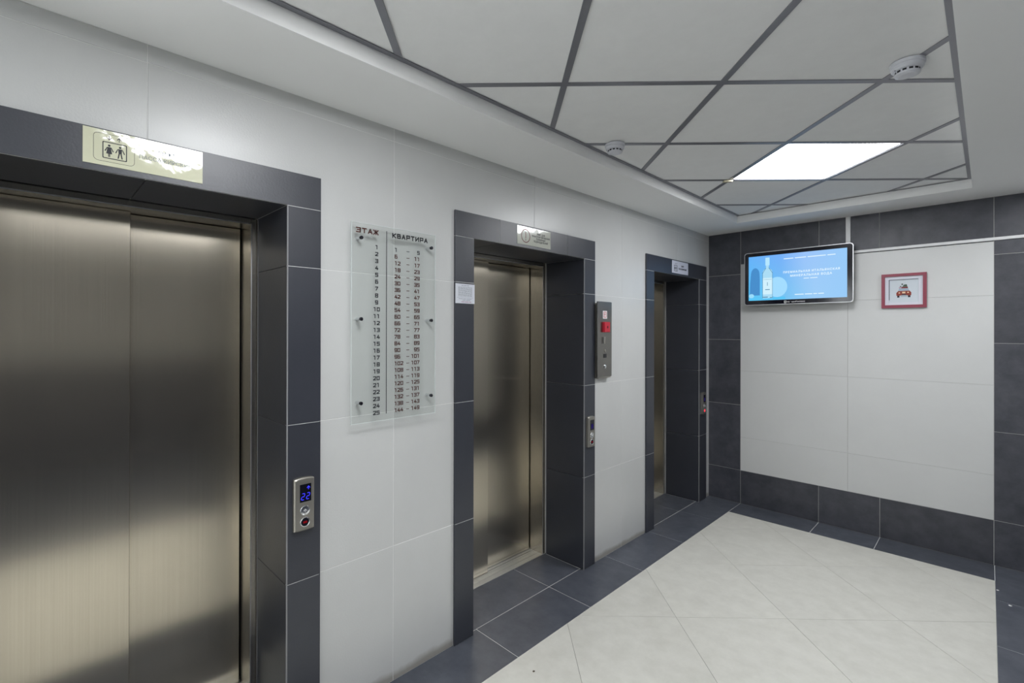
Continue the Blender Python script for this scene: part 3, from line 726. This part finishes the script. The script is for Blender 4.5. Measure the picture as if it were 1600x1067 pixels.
build('card_slot', MB().box(LEFT, -1.872, -1.834, 1.470, 1.518, FP, FP + 0.0035, 0.001), M_NICKEL, t, 'small raised steel flap')
build('slot_gap', MB().box(LEFT, -1.872, -1.862, 1.472, 1.516, FP + 0.0036, FP + 0.0042), M_BLACK, t)
build('keyhole', MB().lathe(LEFT, -1.838, 1.424, [(0.010, FP), (0.010, FP + 0.003), (0.008, FP + 0.0035)], 20), M_NICKEL, t)
build('indicator', MB().box(LEFT, -1.856, -1.822, 1.376, 1.402, FP, FP + 0.002, 0.0005), M_BLACKG, t)
build('key_lock', MB().lathe(LEFT, -1.840, 1.316, [(0.014, FP), (0.014, FP + 0.004), (0.010, FP + 0.006)], 24), M_CHROME, t, 'chrome key lock')

# ------------------------------------------------------------------ television on the far wall
t = thing('television', (0.730, -0.010, 1.782), 'wall-mounted flat screen showing a blue mineral water advert on the far wall', 'television')
YF = 0.100
build('wall_mount', MB().box(BACK, 0.61, 0.85, 1.90, 2.12, 0.0005, 0.012).box(BACK, 0.69, 0.77, 1.96, 2.06, 0.012, 0.052), M_BLACK, t)
out_ = rrect(0.345, 1.116, 1.782, 2.238, 0.022, 6)
build('back_shell', MB().prism(rrect(0.352, 1.109, 1.789, 2.231, 0.018, 6), BACK, 0.052, YF - 0.012), M_BLACK, t)
mb = ring(MB(), BACK, out_, rrect(0.3495, 1.1115, 1.7865, 2.2335, 0.019, 6), YF - 0.014, YF + 0.002)
build('bezel_rim', mb, M_EDGE, t, 'thin bright metal rim')
build('front_glass', MB().prism(rrect(0.3497, 1.1113, 1.7867, 2.2333, 0.019, 6), BACK, YF - 0.012, YF), M_BLACKG, t, 'glossy black border glass')
SX0, SX1, SZ0, SZ1 = 0.380, 1.077, 1.822, 2.203
m = bpy.data.materials.new('screen_picture'); m.use_nodes = True; N = m.node_tree.nodes; L = m.node_tree.links; N.clear()
g = N.new('ShaderNodeNewGeometry'); sp = N.new('ShaderNodeSeparateXYZ'); L.new(g.outputs['Position'], sp.inputs[0])
mx_ = N.new('ShaderNodeMapRange'); mx_.inputs[1].default_value = SX0; mx_.inputs[2].default_value = SX1; L.new(sp.outputs['X'], mx_.inputs[0])
mz_ = N.new('ShaderNodeMapRange'); mz_.inputs[1].default_value = SZ0; mz_.inputs[2].default_value = SZ1; L.new(sp.outputs['Z'], mz_.inputs[0])
def ramp(src, st):
    r = N.new('ShaderNodeValToRGB'); el = r.color_ramp.elements
    while len(el) < len(st): el.new(0.5)
    for e_, (p_, c_) in zip(el, st): e_.position = p_; e_.color = lin(*c_)
    L.new(src, r.inputs[0]); return r.outputs[0]
ctop = ramp(mx_.outputs[0], [(0, (105, 180, 250)), (0.35, (120, 178, 250)), (0.6, (158, 198, 252)), (1, (155, 205, 250))])
cbot = ramp(mx_.outputs[0], [(0, (85, 200, 248)), (0.4, (120, 198, 245)), (0.7, (160, 208, 250)), (1, (155, 205, 250))])
mix = N.new('ShaderNodeMixRGB'); L.new(mz_.outputs[0], mix.inputs[0]); L.new(cbot, mix.inputs[1]); L.new(ctop, mix.inputs[2])
e = N.new('ShaderNodeEmission'); e.inputs[1].default_value = 0.94; o_ = N.new('ShaderNodeOutputMaterial'); L.new(mix.outputs[0], e.inputs[0]); L.new(e.outputs[0], o_.inputs[0])
sc_ = build('screen', MB().box(BACK, SX0, SX1, SZ0, SZ1, YF, YF + 0.0006), m, t, 'lit screen with bottle advert')
q = YF + 0.0008; dq = 0.0002
C = lambda r, g_, b: emitter('screen_%d_%d_%d' % (r, g_, b), lin(r, g_, b), 1.0)
build('printed_arch', MB().prism([(0.388, 1.866)] + [(0.468, 1.866)] + [(0.468 - 0.0 + 0.0 * i, 2.0) for i in range(1)] + [(0.432 + 0.034 * math.cos(math.radians(a)), 2.045 + 0.058 * math.sin(math.radians(a))) for a in range(0, 181, 15)] + [(0.392, 1.98)], BACK, q, q + dq), C(72, 140, 200), sc_, 'blue arch in the advert')
build('printed_table', MB().box(BACK, SX0 + 0.002, 0.66, SZ0 + 0.004, 1.846, q - 0.0001, q), C(90, 195, 242), sc_)
build('printed_pebble', MB().prism([(0.402 + 0.022 * math.cos(math.radians(a)), 1.862 + 0.018 * math.sin(math.radians(a))) for a in range(0, 360, 24)], BACK, q + dq, q + 2 * dq), C(150, 215, 245), sc_)
build('printed_disc', MB().prism([(0.60 + 0.075 * math.cos(math.radians(a)), 1.93 + 0.085 * math.sin(math.radians(a))) for a in range(0, 360, 15)], BACK, q, q + dq), C(160, 216, 250), sc_)
bot = [(0.489, 1.838), (0.566, 1.838), (0.566, 2.050), (0.560, 2.075), (0.538, 2.098), (0.537, 2.118), (0.516, 2.118), (0.515, 2.098), (0.495, 2.075), (0.489, 2.050)]
build('printed_bottle', MB().prism(bot, BACK, q + 2 * dq, q + 3 * dq), C(168, 216, 240), sc_, 'pale glass bottle in the advert')
build('printed_cap', MB().box(BACK, 0.511, 0.543, 2.118, 2.185, q + 2 * dq, q + 3 * dq), C(178, 226, 250), sc_)
build('printed_label', MB().box(BACK, 0.490, 0.565, 1.872, 2.012, q + 3 * dq, q + 4 * dq), C(205, 236, 248), sc_)
mb = MB().box(BACK, 0.4885, 0.4915, 1.84, 2.06, q + 4 * dq, q + 5 * dq).box(BACK, 0.5635, 0.5665, 1.84, 2.06, q + 4 * dq, q + 5 * dq)
mb.prism([(0.566, 2.048), (0.566, 2.054), (0.538, 2.100), (0.536, 2.096)], BACK, q + 4 * dq, q + 5 * dq).prism([(0.489, 2.048), (0.489, 2.054), (0.515, 2.100), (0.517, 2.096)], BACK, q + 4 * dq, q + 5 * dq)
mb.box(BACK, 0.510, 0.545, 1.909, 1.915, q + 4 * dq, q + 5 * dq).box(BACK, 0.525, 0.529, 1.945, 1.975, q + 4 * dq, q + 5 * dq).box(BACK, 0.496, 0.560, 1.998, 2.000, q + 4 * dq, q + 5 * dq)
mb.box(BACK, 0.492, 0.530, 1.845, 1.852, q + 4 * dq, q + 5 * dq).box(BACK, 0.545, 0.563, 1.840, 1.846, q + 4 * dq, q + 5 * dq)
build('printed_outline', mb, C(70, 130, 165), sc_)
mb = text_mb('ПРЕМИАЛЬНАЯ ИТАЛЬЯНСКАЯ', 0.0235, BACK, 0.838, 2.040, q, spacing=1.25, sx=0.90, fat=0.0006)
text_mb('МИНЕРАЛЬНАЯ ВОДА', 0.0235, BACK, 0.838, 2.008, q, spacing=1.25, sx=0.95, mb=mb, fat=0.0006)
word_marks([3, 4], 0.0055, BACK, 0.838, 1.986, q, 0.095, mb)
word_marks([5, 4, 2, 3], 0.0065, BACK, 0.828, 1.857, q, 0.20, mb)
word_marks([4, 4.5, 7, 3], 0.0065, BACK, 0.826, 2.158, q, 0.355, mb)
build('lettering', mb, C(226, 244, 255), sc_, 'pale advert lettering')
mb = ring(MB(), BACK, rrect(0.651, 0.668, 1.793, 1.813, 0.003), rrect(0.654, 0.665, 1.796, 1.810, 0.002), YF + 0.0002, YF + 0.0004)
mb.box(BACK, 0.658, 0.661, 1.796, 1.808, YF + 0.0002, YF + 0.0004)
text_mb('ИнформРеклама', 0.0165, BACK, 0.672, 1.797, YF + 0.0002, 'LEFT', sx=0.95, mb=mb)
build('bezel_lettering', mb, M_WHITE, t, 'small white badge lettering')

# ------------------------------------------------------------------ cable trunking
o = build('cable_trunking', MB().box(BACK, 1.053, 1.083, 2.20, H - 0.0005, 0.0005, 0.012, 0.0015), M_WHITE, None)
tag(o, 'white vertical plastic trunking dropping from the ceiling to the television', 'cable trunking', 'white cable trunking on the far wall')
o = build('cable_trunking', MB().box(BACK, 1.084, 4.0, 2.166, 2.186, 0.0005, 0.012, 0.0015), M_WHITE, None)
tag(o, 'white horizontal plastic trunking running right from the television', 'cable trunking', 'white cable trunking on the far wall')

# ------------------------------------------------------------------ framed picture
t = thing('framed_picture', (1.397, -0.0005, 1.730), 'red framed picture of a loaded car on the pale far wall', 'picture')
F0, F1, Z0, Z1 = 1.272, 1.523, 1.731, 1.984
ring(mb := MB(), BACK, [(F0, Z0), (F1, Z0), (F1, Z1), (F0, Z1)], [(F0 + 0.020, Z0 + 0.022), (F1 - 0.020, Z0 + 0.022), (F1 - 0.020, Z1 - 0.020), (F0 + 0.020, Z1 - 0.020)], 0.0005, 0.019)
build('frame', mb, M_REDF, t, 'crimson wooden frame')
ring(mb := MB(), BACK, [(F0 + 0.0195, Z0 + 0.0215), (F1 - 0.0195, Z0 + 0.0215), (F1 - 0.0195, Z1 - 0.0195), (F0 + 0.0195, Z1 - 0.0195)], [(1.314, 1.772), (1.480, 1.772), (1.480, 1.942), (1.314, 1.942)], 0.006, 0.0095)
build('mount_board', mb, plain('white_card', (0.66, 0.67, 0.74), 0.8, noise=0.01), t)
pr = build('print', MB().box(BACK, 1.296, 1.500, 1.755, 1.960, 0.002, 0.0045), plain('print_paper', (0.60, 0.65, 0.70), 0.8, noise=0.01), t)
build('mount_edge', MB().box(BACK, 1.314, 1.477, 1.9385, 1.9420, 0.0046, 0.0094).box(BACK, 1.314, 1.3175, 1.790, 1.9385, 0.0046, 0.0094), plain('card_bevel', (0.10, 0.11, 0.14), 0.8), t, 'dark cut edge of the mount')  # dark strips paint the shadow cast by the mount's thickness
n = 0.0047; d_ = 0.0002
def flat(name, col, polys, lv=0):
    mb = MB()
    for p in polys: mb.prism(p, BACK, n + lv * d_, n + (lv + 1) * d_)
    return build(name, mb, plain(name + '_ink', col, 0.7), pr)
R_ = lambda a, b, c, e: [(a, c), (b, c), (b, e), (a, e)]
cx = 1.397
flat('printed_tyres', (0.02, 0.02, 0.03), [R_(cx - 0.036, cx - 0.023, 1.808, 1.826), R_(cx + 0.024, cx + 0.038, 1.808, 1.826)])
flat('printed_car_body', (0.26, 0.045, 0.03), [[(cx - 0.040, 1.822), (cx + 0.042, 1.822), (cx + 0.043, 1.842), (cx + 0.034, 1.856), (cx - 0.030, 1.856), (cx - 0.041, 1.842)]], 1)
flat('printed_windscreen', (0.34, 0.44, 0.54), [[(cx - 0.031, 1.857), (cx + 0.032, 1.857), (cx + 0.026, 1.874), (cx - 0.024, 1.874)]], 1)
flat('printed_bumper', (0.42, 0.50, 0.55), [R_(cx - 0.018, cx + 0.020, 1.812, 1.824)], 2)
flat('printed_lamps', (0.75, 0.55, 0.35), [circ(cx - 0.024, 1.842, 0.005, 10), circ(cx + 0.025, 1.844, 0.005, 10), R_(cx - 0.008, cx + 0.010, 1.838, 1.850)], 2)
flat('printed_grille', (0.06, 0.06, 0.08), [R_(cx - 0.010, cx + 0.014, 1.826, 1.833)], 2)
flat('printed_case', (0.20, 0.02, 0.02), [R_(cx - 0.012, cx + 0.024, 1.875, 1.885)], 1)
flat('printed_fir', (0.06, 0.10, 0.07), [[(cx - 0.008, 1.886), (cx + 0.022, 1.886), (cx + 0.017, 1.904), (cx + 0.002, 1.902)], R_(cx - 0.012, cx - 0.003, 1.900, 1.910), R_(cx - 0.020, cx - 0.012, 1.886, 1.893)], 1)
flat('printed_parcel', (0.50, 0.33, 0.42), [R_(cx - 0.026, cx - 0.012, 1.875, 1.885)], 1)

# ------------------------------------------------------------------ smoke detectors
def detector(cx_, cy_, label):
    t = thing('smoke_detector', (cx_, cy_, HC - 0.0005), label, 'smoke detector', 'smoke detectors on the ceiling grid')
    f = (Vector((0, 0, HC - 0.0006)), Vector((1, 0, 0)), Vector((0, -1, 0)), Vector((0, 0, -1)))
    mw = plain('detector_plastic', (0.62, 0.63, 0.67), 0.35, noise=0.01) if 'detector_plastic' not in bpy.data.materials else bpy.data.materials['detector_plastic']
    build('base', MB().lathe(f, cx_, -cy_, [(0.050, 0.0), (0.050, 0.010), (0.048, 0.012)], 40), mw, t)
    build('body', MB().lathe(f, cx_, -cy_, [(0.046, 0.012), (0.046, 0.022), (0.042, 0.027), (0.034, 0.029), (0.033, 0.036), (0.037, 0.038), (0.036, 0.043), (0.026, 0.047), (0.010, 0.048)], 40), mw, t)
    mb = MB()
    for k in range(12):
        a = math.radians(k * 30 + 8); c, s = math.cos(a), math.sin(a)
        pts = []
        for r_, w_ in ((0.0325, -0.0055), (0.0345, -0.0055), (0.0345, 0.0055), (0.0325, 0.0055)):
            pts.append((cx_ + r_ * c - w_ * s, -cy_ + r_ * s + w_ * c))
        mb.prism(pts, f, 0.0295, 0.0355)
    build('vent_slots', mb, M_BLACK, t, 'dark vent slots around the body')
    build('indicator', MB().lathe(f, cx_ - 0.030, -cy_ + 0.026, [(0.003, 0.024), (0.003, 0.0268), (0.001, 0.028)], 10), M_BLACK, t)
detector(1.627, -2.400, 'round white smoke detector near the right edge of the ceiling recess')
detector(0.500, -2.483, 'round white smoke detector near the left edge of the ceiling recess')

# ------------------------------------------------------------------ scraps on the floor
def scrap(x, y, s, mat, label, cat='litter', grp=None):
    p = [(x + s * random.uniform(0.7, 1.1) * math.cos(a), y + s * random.uniform(0.7, 1.1) * math.sin(a)) for a in [math.radians(i * 60) for i in range(6)]]
    o = build('scrap', MB().prism(p, FLOOR, 0.0003, 0.003, 0.0008), mat, None); tag(o, label, cat, grp)
scrap(1.866, -0.437, 0.006, M_WHITE, 'smaller white scrap on the dark border nearer the far wall', 'scrap', 'white scraps on the dark border')
scrap(1.912, -0.623, 0.009, M_WHITE, 'larger white scrap on the dark border at the right', 'scrap', 'white scraps on the dark border')
scrap(0.393, -2.990, 0.006, plain('brown_crumb', (0.10, 0.08, 0.06), 0.9), 'tiny dark crumb on the cream floor near the middle lift', 'crumb')
